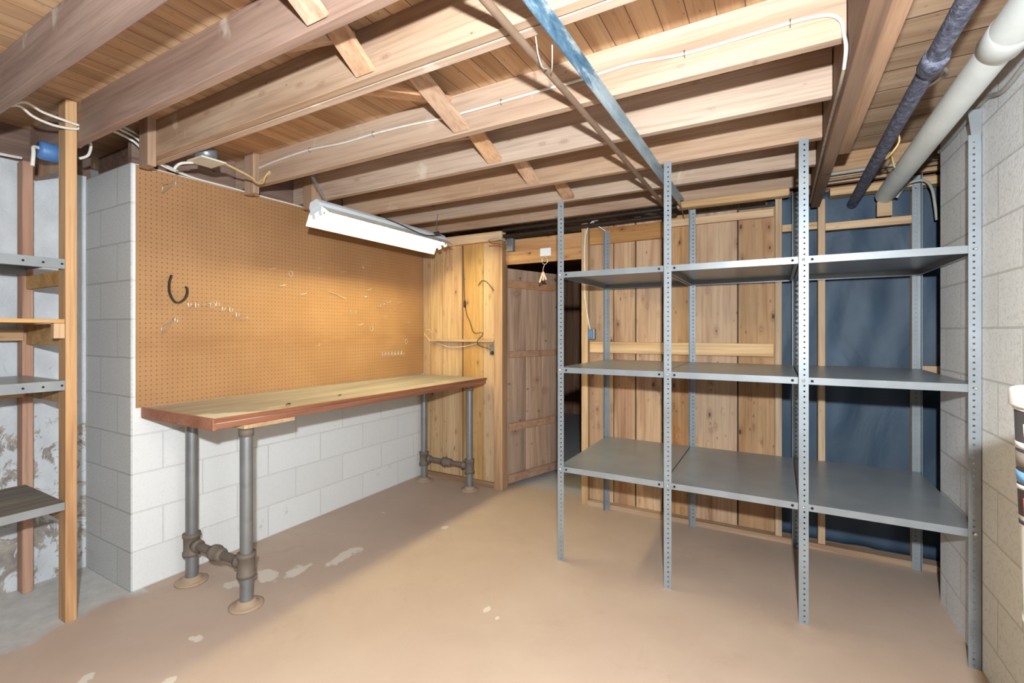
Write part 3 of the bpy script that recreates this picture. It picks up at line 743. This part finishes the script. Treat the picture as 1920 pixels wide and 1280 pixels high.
# black strap
mb = MB()
path = smooth_path([(PX + .004, 1.330, 1.668), (PX + .02, 1.312, 1.62), (PX + .03, 1.309, 1.57), (PX + .035, 1.322, 1.532), (PX + .035, 1.345, 1.515), (PX + .035, 1.375, 1.532), (PX + .032, 1.394, 1.565), (PX + .03, 1.396, 1.598), (PX + .03, 1.388, 1.606)], 6)
for i in range(len(path) - 1): pass
vs = []
for i, p in enumerate(path):
    a = path[max(i - 1, 0)]; b = path[min(i + 1, len(path) - 1)]
    d = (b - a).normalized(); n2 = Vector((0, -d.z, d.y)).normalized()
    w = .0065; t = .014
    for sx, sn in ((-1, -1), (1, -1), (1, 1), (-1, 1)):
        vs.append(p + Vector((sx * t * .5, 0, 0)) + n2 * (sn * w * .5 * 1.2))
fs = [(i * 4 + j, i * 4 + (j + 1) % 4, (i + 1) * 4 + (j + 1) % 4, (i + 1) * 4 + j) for i in range(len(path) - 1) for j in range(4)]
fs += [(3, 2, 1, 0), tuple(len(vs) - 4 + j for j in range(4))]
mb.add(vs, fs)
tag(mb.build('hanging_strap', M['blackstrap']), 'black curved strap hook hanging on the pegboard', 'strap')

# ------------------------------------------------------------------ workbench
wb = thing('workbench', 'long workbench with worn plywood top and pipe legs below the pegboard', 'workbench', (-2.55, 2.3, 0))
fx0, fx1 = -2.245, -2.180
MB().prism([(-2.911, 1.205), (fx0, 1.205), (fx1, 3.405), (-2.911, 3.412)], .912, .955).build('tabletop', M['benchtop'], wb, bevel=.002)
def edge(p, q, zz0, zz1, t, name='edge_band'):
    d = (Vector(q) - Vector(p)).normalized(); n2 = Vector((d.y, -d.x))
    MB().prism([tuple(p), (p[0] + n2.x * t, p[1] + n2.y * t), (q[0] + n2.x * t, q[1] + n2.y * t), tuple(q)], zz0, zz1).build(name, M['redpaint'], wb, bevel=.002)
edge((fx0, 1.192), (fx1, 3.405), .937, .957, .015)
edge((fx0, 1.192), (fx1, 3.405), .905, .931, .004)
edge((-2.911, 1.204), (fx0 + .012, 1.204), .902, .957, .016)
MB().prism([(-2.36, 1.33), (-2.228, 1.33), (-2.224, 1.60), (-2.36, 1.60)], .885, .905).build('support_block', M['lumberX'], wb, bevel=.002)
MB().prism([(-2.36, 3.17), (-2.19, 3.17), (-2.186, 3.395), (-2.36, 3.395)], .893, .911).build('support_block', M['redpaint'], wb, bevel=.002)
def leg(x, y, top):
    l = MB().tube([(x, y, .012), (x, y, top)], .0295, 22).build('leg', M['galv'], wb)
    MB().lathe([(0, .001), (.078, .001), (.079, .007), (.070, .011), (.046, .014), (.041, .030), (.0, .030)], (x, y, 0), 'Z', 30).build('floor_flange', M['flange'], l)
    zc = .205
    m = MB().lathe([(.0, zc - .058), (.0435, zc - .058), (.0435, zc - .040), (.0385, zc - .036), (.0385, zc + .036), (.0435, zc + .040), (.0435, zc + .058), (0, zc + .058)], (x, y, 0), 'Z', 26)
    s = 1 if x < -2.5 else -1
    m.lathe([(.027, s * .02), (.027, s * .052), (.033, s * .055), (.033, s * .072), (.0, s * .072)], (x, y, zc), 'X', 20)
    m.build('tee_fitting', M['castiron'], l)
    MB().lathe([(0, top - .004), (.034, top - .004), (.034, top - .045), (0, top - .045)], (x, y, 0), 'Z', 22).build('top_collar', M['castiron'], l)
for x, y, tp in ((-2.765, 1.362, .912), (-2.285, 1.375, .885), (-2.785, 3.315, .912), (-2.285, 3.315, .893)): leg(x, y, tp)
for y0, y1 in ((1.362, 1.375), (3.315, 3.315)):
    cp = MB().tube([(-2.72, y0, .205), (-2.33, y1, .205)], .021, 18).build('cross_pipe', M['castiron'], wb)
    ym = (y0 + y1) / 2
    MB().lathe([(0, -.05), (.029, -.05), (.031, -.036), (.038, -.030), (.040, -.006), (.034, 0), (.034, .036), (.029, .05), (0, .05)], (-2.53, ym, .205), 'X', 18).build('union', M['castiron'], cp)
def litter(name, lab, cat, mb, mat): tag(mb.build(name, mat), lab, cat)
def squiggle(x, y, s, z=.957):
    return MB().tube(smooth_path([(x + s * math.cos(a * 1.7) * (.4 + .1 * a), y + s * math.sin(a * 1.3) * (.5 + .12 * a), z + .003 + .004 * (a % 2)) for a in range(7)], 4), .0018, 6)
litter('wire_scrap', 'curled wire scrap near the front edge of the workbench top', 'wire', squiggle(-2.31, 1.62, .025), M['cabledark'])
litter('wire_scrap', 'dark wire scrap further along the workbench top', 'wire', squiggle(-2.35, 2.0, .022), M['cabledark'])

# ------------------------------------------------------------------ shop light
sl = thing('shop_light', 'lit two-tube fluorescent shop light hanging above the workbench', 'light fixture', (-2.39, 2.48, 2.07))
th = math.radians(-15)
cx, cz = -2.395, 2.075
SM = Matrix.Translation((cx, 0, cz)) @ Matrix.Rotation(th, 4, 'Y')
ya, yb = 1.862, 3.085
prof = [(-.108, -.052), (-.060, .005), (-.032, .022), (.032, .022), (.060, .005), (.108, -.052)]
mb = MB()
vs = [(x, y, z) for y in (ya, yb) for x, z in prof]
n = len(prof)
mb.add(vs, [(i, i + 1, n + i + 1, n + i) for i in range(n - 1)], False, SM)
mb.build('reflector', M['reflect'], sl, solid=.0015)
hp = [(-.046, .018), (-.046, .040), (-.030, .066), (.030, .066), (.046, .040), (.046, .018)]
mb = MB(); n = len(hp)
vs = [(x, y, z) for y in (ya - .004, yb + .004) for x, z in hp]
mb.add(vs, [tuple(reversed(range(n))) if False else tuple(range(n)), tuple(reversed(range(n, 2 * n)))] + [((i + 1) % n, i, n + i, n + (i + 1) % n) for i in range(n)], False, SM)
mb.build('housing', M['white'], sl)
mb = MB(); mb.add([(-.060, ya, .005), (-.032, ya, .024), (.032, ya, .024), (.060, ya, .005), (.046, ya, -.012), (-.046, ya, -.012)], [(0, 1, 2, 3, 4, 5)], False, SM)
mb.build('end_plate', M['white'], sl, solid=.002)
for x in (-.030, .030):
    p = SM @ Vector((x, ya + .035, -.012)); q = SM @ Vector((x, yb - .035, -.012))
    t = MB().tube([p, q], .0125, 14).build('fluorescent_tube', M['tube'], sl)
    for y in (ya, yb):
        d = 1 if y == ya else -1
        MB().box(x - .014, x + .014, y + d * .002, y + d * .016, -.036, .020, SM).build('lamp_holder', M['white'], sl, bevel=.003)
        MB().tube([SM @ Vector((x, y + d * .017, -.012)), SM @ Vector((x, y + d * .036, -.012))], .0128, 12).build('tube_cap', M['lampend'], t)
def chain(p, q, nl):
    m = MB(); p = Vector(p); q = Vector(q); d = (q - p) / nl
    for i in range(nl):
        c = p + d * (i + .5); u = d.normalized()
        s = u.cross(Vector((1, .3, 0))).normalized()
        if i % 2: s = u.cross(s).normalized()
        m.tube([c + u * (d.length * .62 * math.cos(a)) + s * (.0045 * math.sin(a)) for a in [2 * PI * k / 10 for k in range(10)]], .0013, 5, closed=True)
    return m
tz = cz + .066
chain((cx + .02, 1.93, tz), (cx - .055, 1.800, 2.40), 22).build('hanging_chain', M['steelbox'], sl)
chain((cx + .02, 1.93, tz), (cx - .02, 1.785, 2.35), 20).build('hanging_chain', M['steelbox'], sl)
chain((cx + .02, 2.965, tz), (cx + .03, 2.985, 2.30), 14).build('hanging_chain', M['steelbox'], sl)
pc = [SM @ Vector(v) for v in ((.036, 2.42, .062), (.056, 2.5, .040), (.070, 2.62, .012), (.088, 2.74, -.018), (.082, 2.86, .002), (.060, 2.95, .030), (.045, 3.0, .06))]
MB().tube(smooth_path(pc, 6), .004, 8).build('power_cord', M['cabledark'], sl)
knot = []
for i in range(36):
    a = i * .9; knot.append(SM @ Vector((.055 + .018 * math.cos(a), 2.96 + .022 * math.sin(a * 1.3), .045 + .018 * math.sin(a * .7))))
MB().tube(smooth_path(knot, 3), .0035, 6).build('cord_bundle', M['cabledark'], sl)

# ------------------------------------------------------------------ metal shelving
rk = thing('metal_shelving_unit', 'grey steel shelving of three bays with perforated uprights', 'shelving', (-.2, 3.0, 0))
def upright(xc, yc, h, sx, sy, mat):
    """perforated angle iron: one flange in X, one in Y, corner at (xc, yc)"""
    W, p, r = .038, .0254, .0043
    mb = MB(); nrow = int(h / p)
    for ax in (0, 1):
        for k in range(nrow):
            z0 = k * p; z1 = z0 + p if k < nrow - 1 else h
            zc = z0 + p / 2; c = W * .56
            outer = [(0, z0), (c, z0), (W, z0), (W, zc), (W, z1), (c, z1), (0, z1), (0, zc)]
            inner = [(c + r * math.cos(a), zc + r * math.sin(a)) for a in [math.radians(t) for t in (225, 270, 315, 0, 45, 90, 135, 180)]]
            pts = outer + inner
            vs = [((xc + sx * u, yc, z) if ax == 0 else (xc, yc + sy * u, z)) for u, z in pts]
            mb.add(vs, [(i, (i + 1) % 8, 8 + (i + 1) % 8, 8 + i) for i in range(8)])
    return mb.build('upright', mat, rk, solid=.0022)
YF, YB = 2.556, 3.457
FX = [(-1.128, 1, 2.124), (-.516, 1, 2.252), (.094, 1, 2.250), (.716, -1, 2.150)]
for x, s, h in FX:
    upright(x, YF, h, s, 1, M['rackpost'])
for x, s, h in ((-1.135, 1, 2.115), (-.523, 1, 2.203), (.090, 1, 2.235), (.716, -1, 2.246)):
    upright(x, YB, h, s, -1, M['rackpost'])
MB().add([(.690, YF, 2.12), (.717, YF, 2.12), (.719, YF, 2.25), (.676, YF, 2.25), (.690, YF + .003, 2.12), (.717, YF + .003, 2.12), (.719, YF + .003, 2.25), (.676, YF + .003, 2.25)],
         [(0, 1, 2, 3), (7, 6, 5, 4), (0, 4, 5, 1), (1, 5, 6, 2), (2, 6, 7, 3), (3, 7, 4, 0)]).build('top_bracket', M['rack'], rk)
def pan(x0, x1, ztop):
    h, t = .032, .0016
    y0, y1 = YF + .004, YB - .004
    m = MB()
    m.box(x0, x1, y0, y1, ztop - t, ztop)
    m.box(x0, x1, y0, y0 + t, ztop - h, ztop - t); m.box(x0, x1, y1 - t, y1, ztop - h, ztop - t)
    m.box(x0, x0 + t, y0 + t, y1 - t, ztop - h, ztop - t); m.box(x1 - t, x1, y0 + t, y1 - t, ztop - h, ztop - t)
    m.box(x0, x1, y0 + t, y0 + .014, ztop - h, ztop - h + t); m.box(x0, x1, y1 - .014, y1 - t, ztop - h, ztop - h + t)
    m.box(x0 + t, x0 + .014, y0 + t, y1 - t, ztop - h, ztop - h + t); m.box(x1 - .014, x1 - t, y0 + t, y1 - t, ztop - h, ztop - h + t)
    s = m.build('shelf', M['rack'], rk)
    for bx in (x0 + .048, x1 - .022):
        MB().lathe([(0, -.004), (.004, -.004), (.0062, -.002), (.0062, 0), (0, 0)], (bx, y0 - .0005, ztop - .016), 'Y', 8).build('slot', M['hole'], s)
for (xa, xb) in ((-1.124, -.520), (-.512, .090), (.098, .712)):
    for z in (1.706, 1.144, .558): pan(xa, xb, z)
for x in (-1.112, -.498, .112, .700):
    for z in (1.690, 1.128, .542):
        MB().lathe([(0, -.007), (.005, -.006), (.0068, -.003), (.0068, -.0005), (0, -.0005)], (x, YF - .001, z), 'Y', 10).build('bolt', M['steel'], rk)

# ------------------------------------------------------------------ wooden shelf at the left
ws = thing('storage_shelf', 'wooden post shelf with grey metal and wood boards at left edge', 'shelf', (-3.15, .4, 0))
for y0 in (.876, -.62):
    MB().box(-2.955, -2.872, y0, y0 + .042, 0, ZC - .002).build('post', M['post'], ws, bevel=.003)
    MB().box(-3.462, -3.385, y0 - .012, y0 + .030, 0, 2.24).build('post', M['rearpost'], ws, bevel=.003)
def wshelf(z, kind):
    y0, y1 = -.60, .874
    if kind == 'metal':
        m = MB(); t = .002
        m.box(-3.38, -2.872, y0, y1, z - t, z)
        m.box(-2.874, -2.872, y0, y1, z - .045, z - t); m.box(-3.38, -3.378, y0, y1, z - .045, z - t)
        m.box(-3.378, -2.874, y1 - t, y1, z - .02, z - t); m.box(-2.888, -2.874, y0, y1, z - .045, z - .043)
        s = m.build('metal_shelf', M['rack'], ws)
        for y in (.864, .80, .735): MB().lathe([(0, .0), (.005, .0), (.005, .0012), (0, .0012)], (-2.872, y, z - .023), 'X', 8).build('bolt_hole', M['hole'], s)
    else:
        MB().box(-3.38, -2.872, y0, y1, z - .018, z).build('wood_shelf', M['shelfwood'] if kind == 'wood' else M['greyboard'], ws, bevel=.002)
wshelf(1.692, 'metal'); wshelf(1.414, 'wood'); wshelf(1.130, 'metal'); wshelf(.567, 'grey')
MB().box(-2.8725, -2.8705, -.6, .873, .530, .566).build('metal_lip', M['rack'], ws)
MB().box(-3.40, -2.956, .878, .900, 1.290, 1.394).build('side_cleat', M['shelfwood'], ws, bevel=.002)
MB().box(-3.40, -2.956, .878, .900, 1.575, 1.644).build('side_cleat', M['shelfwood'], ws, bevel=.002)
MB().box(-3.40, -2.956, .878, .900, 1.020, 1.083).build('side_cleat', M['osb'], ws, bevel=.002)
MB().box(-3.40, -2.956, .878, .900, .465, .545).build('side_cleat', M['osb'], ws, bevel=.002)
MB().box(-2.905, -2.8715, .835, .874, 1.325, 1.395).build('corner_block', M['stud'], ws, bevel=.002)
for zc in (1.34, 1.05): MB().box(-3.384, -3.362, -.58, .864, zc - .03, zc + .03).build('rear_rail', M['shelfwood'], ws, bevel=.002)

# ------------------------------------------------------------------ partition fittings
o = thing('switch_box', 'steel switch box with stray wires beside the door header', 'electrical box', (-1.955, 3.44, 2.03))
MB().box(-1.985, -1.925, 3.425, 3.474, 2.030, 2.140).build('box', M['steelbox'], o, bevel=.004)
for k, pts in enumerate(([(-1.985, 3.43, 2.116), (-2.06, 3.40, 2.142), (-2.138, 3.395, 2.135), (-2.149, 3.40, 2.12)], [(-1.985, 3.43, 2.085), (-2.06, 3.41, 2.10), (-2.127, 3.40, 2.115), (-2.15, 3.41, 2.14)], [(-1.985, 3.43, 2.06), (-2.08, 3.41, 2.085), (-2.15, 3.41, 2.09)])):
    MB().tube(smooth_path(pts, 5), .004, 6).build('wire', M['copperwire'] if k else M['cablegrey'], o)
o = thing('key_holder', 'white card plate with hanging key tags on the door header', 'key holder', (-1.64, 3.47, 1.97))
MB().box(-1.688, -1.592, 3.466, 3.4745, 1.972, 2.036).build('plate', M['paper'], o, bevel=.001)
MB().lathe([(0, -.016), (.006, -.016), (.006, -.010), (.003, -.008), (.003, 0), (0, 0)], (-1.64, 3.466, 1.965), 'Y', 10).build('cup_hook', M['steel'], o)
MB().tube([(-1.64 + .026 * math.cos(a), 3.455, 1.932 + .030 * math.sin(a)) for a in [2 * PI * k / 18 for k in range(18)]], .003, 6, closed=True).build('ring', M['steel'], o)
MB().tube(smooth_path([(-1.64, 3.455, 1.902), (-1.652, 3.452, 1.87), (-1.655, 3.452, 1.835)], 4), .003, 6).build('cord', M['tagp'], o)
for p, q in (((-1.655, 3.452, 1.838), (-1.685, 3.450, 1.755)), ((-1.652, 3.449, 1.838), (-1.625, 3.448, 1.775)), ((-1.655, 3.455, 1.838), (-1.655, 3.455, 1.77))):
    MB().bar(p, q, .016, .003, up=(0, 1, 0)).build('key_tag', M['tagp'], o, bevel=.001)
o = thing('outlet', 'grey electrical outlet on the planks above the bench end', 'outlet', (-2.14, 3.46, 1.14))
MB().box(-2.165, -2.108, 3.445, 3.470, 1.150, 1.240).build('plate', M['steelbox'], o, bevel=.006)
MB().lathe([(0, -.012), (.013, -.012), (.015, 0)], (-2.135, 3.446, 1.172), 'Y', 12).build('socket', M['blackiron'], o)
cable('brown cord hanging down the planks from the light to the outlet', [(-2.46, 3.462, 2.125), (-2.455, 3.462, 2.0), (-2.446, 3.46, 1.80), (-2.436, 3.46, 1.60), (-2.41, 3.455, 1.50), (-2.37, 3.45, 1.43), (-2.30, 3.40, 1.345), (-2.22, 3.40, 1.345), (-2.21, 3.40, 1.325), (-2.26, 3.395, 1.27), (-2.25, 3.41, 1.235), (-2.20, 3.43, 1.215), (-2.155, 3.442, 1.20)], .004, M['cordbrown'], 'power_cord', 'cord')
MBx = MB().lathe([(0, -.03), (.008, -.03), (.010, 0), (.008, .03), (0, .03)], (-2.434, 3.455, 1.60), 'Z', 10)
tag(MBx.build('inline_switch', M['blackiron']), 'small dark inline switch on the brown hanging cord', 'switch')
cable('yellowed cord looping round the near end of the thin ledge', [(-2.79, 3.405, 1.262), (-2.83, 3.40, 1.31), (-2.85, 3.40, 1.33), (-2.825, 3.40, 1.365), (-2.80, 3.41, 1.37), (-2.79, 3.42, 1.35)], .004, M['cordyellow'], 'power_cord', 'cord')
cable('pale cord sagging under the thin ledge', [(-2.79, 3.45, 1.258), (-2.70, 3.45, 1.235), (-2.58, 3.45, 1.210), (-2.43, 3.45, 1.222), (-2.30, 3.45, 1.250)], .0035, M['cablewhite'], 'power_cord', 'cord')
cable('brown branching cord high on the planks beside the door post', [(-2.29, 3.455, 1.76), (-2.25, 3.455, 1.80), (-2.20, 3.455, 1.785), (-2.14, 3.455, 1.72), (-2.112, 3.455, 1.70)], .004, M['cordbrown'], 'power_cord', 'cord')
o = thing('outlet', 'blue-grey steel outlet box on the planks beside the right door post', 'outlet', (-1.25, 3.49, 1.29))
MB().box(-1.283, -1.225, 3.472, 3.514, 1.292, 1.375).build('box', M['steelbox'], o, bevel=.004)
MB().box(-1.268, -1.240, 3.468, 3.474, 1.305, 1.362).build('socket', M['bluebox'], o, bevel=.003)
cable('white cable dropping from the ceiling to the outlet beside the doorway', [(-1.19, 3.457, 2.21), (-1.24, 3.457, 2.20), (-1.285, 3.458, 2.13), (-1.300, 3.459, 2.0), (-1.296, 3.459, 1.78), (-1.294, 3.459, 1.61), (-1.268, 3.462, 1.43), (-1.262, 3.478, 1.372)], .0055, M['cablewhite'], 'electric_cable')
cable('short pale lead curving out above the door post', [(-1.22, 3.43, 2.19), (-1.19, 3.44, 2.165), (-1.13, 3.46, 2.12)], .0045, M['cablewhite'], 'wire', 'wire')

# ------------------------------------------------------------------ tall pail on a stool at the right edge
pc = Vector((.5365, 1.2075))
st = thing('stool', 'small wooden stool under the tall white pail', 'stool', (pc.x, pc.y, 0))
MB().box(pc.x - .085, pc.x + .085, pc.y - .085, pc.y + .085, .576, .606).build('seat', M['stool'], st, bevel=.004)
for sx in (-.06, .06):
    for sy in (-.06, .06):
        MB().box(pc.x + sx - .018, pc.x + sx + .018, pc.y + sy - .018, pc.y + sy + .018, 0, .576).build('leg', M['stool'], st)
def pail(zb, label):
    pl = thing('pail', label, 'pail', (pc.x, pc.y, zb - .267))
    MB().lathe([(0, -.267), (.124, -.267), (.129, -.262), (.1335, -.06), (.1365, -.056), (.1365, -.050), (.134, -.046), (.1462, .340), (.1490, .341), (.1490, .345), (.146, .347), (.146, .352), (0, .352)], (pc.x, pc.y, zb), 'Z', 64).build('bucket', M['plasticpail'], pl)
    MB().lathe([(.1485, .3475), (.1535, .3475), (.1545, .351), (.1545, .374), (.152, .379), (.146, .380), (.142, .376), (0, .376)], (pc.x, pc.y, zb), 'Z', 64).build('lid', M['plasticpail'], pl)
    return pl
def band(par, zb, name, z0, z1, mat, a0=0, a1=360, off=.0007, wav0=0.0, wav1=0.0):
    m = MB(); n = 72; vs = []
    for i in range(n + 1):
        a = math.radians(a0 + (a1 - a0) * i / n)
        for z, wv in ((z0, wav0), (z1, wav1)):
            zz = z + wv * math.sin(a * 2.0 + .6)
            r = .136 + (.1462 - .136) * (zz - .006) / .334 + off
            vs.append((pc.x + r * math.cos(a), pc.y + r * math.sin(a), zb + zz))
    m.add(vs, [(i * 2, i * 2 + 2, i * 2 + 3, i * 2 + 1) for i in range(n)], True)
    return m.build(name, mat, par, solid=.0004)
ZU = .873
pu = pail(ZU, 'tall white plastic pail with a dark printed label at the right edge')
lb = band(pu, ZU, 'label', .140, .340, M['lbl_dark'], wav0=.012)
band(lb, ZU, 'label_stripe', .268, .280, M['plasticpail'], off=.0014, wav0=.004, wav1=.004)
band(lb, ZU, 'label_stripe', .232, .262, M['lbl_brown'], off=.0012, wav0=.008, wav1=.003)
band(lb, ZU, 'label_stripe', .205, .226, M['lbl_blue'], off=.0016, wav0=.004, wav1=.004)
band(lb, ZU, 'label_stripe', .190, .198, M['plasticpail'], off=.0018, wav0=.01, wav1=.01)
band(lb, ZU, 'label_mark', .150, .182, M['lbl_red'], 182, 220, off=.002)
band(lb, ZU, 'label_mark', .294, .318, M['paper'], 186, 200, off=.002)
band(lb, ZU, 'label_mark', .208, .223, M['paper'], 186, 190, off=.0024)
band(lb, ZU, 'label_mark', .208, .223, M['paper'], 194, 198, off=.0024)
band(pu, ZU, 'label_stripe', .124, .131, M['lbl_dark'], wav0=.012, wav1=.012)
for z0, a0 in ((.094, 200), (.076, 193), (.066, 202)):
    band(pu, ZU, 'ink_mark', z0, z0 + .002, M['ink'], a0, a0 + 8, off=.001)
for z0, a0 in ((-.09, 203), (-.104, 206), (-.12, 200)):
    band(pu, ZU, 'ink_mark', z0, z0 + .002, M['ink'], a0, a0 + 8, off=.003)

# ------------------------------------------------------------------ lights, world, camera
def light(name, kind, loc, energy, color, size):
    l = bpy.data.lights.new(name, kind); l.energy = energy; l.color = color
    l.shadow_soft_size = size
    o = bpy.data.objects.new(name, l); COL.objects.link(o); o.location = loc
    return o
fl = light('camera_flash', 'SPOT', (0.10, -0.15, 1.67), 320.0, (0.86, 0.94, 1.0), .03)
fl.rotation_euler = (math.radians(94), 0, math.radians(18))
fl.data.spot_size = math.radians(172); fl.data.spot_blend = .15
w = bpy.data.worlds.new('room_ambient'); scene.world = w; w.use_nodes = True
w.node_tree.nodes['Background'].inputs[0].default_value = (0.95, 0.98, 1.0, 1)
w.node_tree.nodes['Background'].inputs[1].default_value = 0.12

cam = bpy.data.cameras.new('camera'); co = bpy.data.objects.new('camera', cam); COL.objects.link(co)
cam.sensor_width = 36.0; cam.sensor_fit = 'HORIZONTAL'
cam.lens = 36.0 * 878.0 / 1920.0
cam.shift_y = -20.0 / 1920.0
cam.clip_start = .02
co.location = (0, 0, 1.36)
co.rotation_euler = (math.radians(90), 0, math.radians(29.4))
scene.camera = co
for o in scene.objects:
    if '_base' in o: del o['_base']
scene.view_settings.view_transform = 'Standard'
scene.view_settings.look = 'None'
scene.view_settings.gamma = 1.0
scene.view_settings.use_curve_mapping = False
scene.view_settings.exposure = 0.36
scene.cycles.max_bounces = 6
scene.cycles.diffuse_bounces = 2
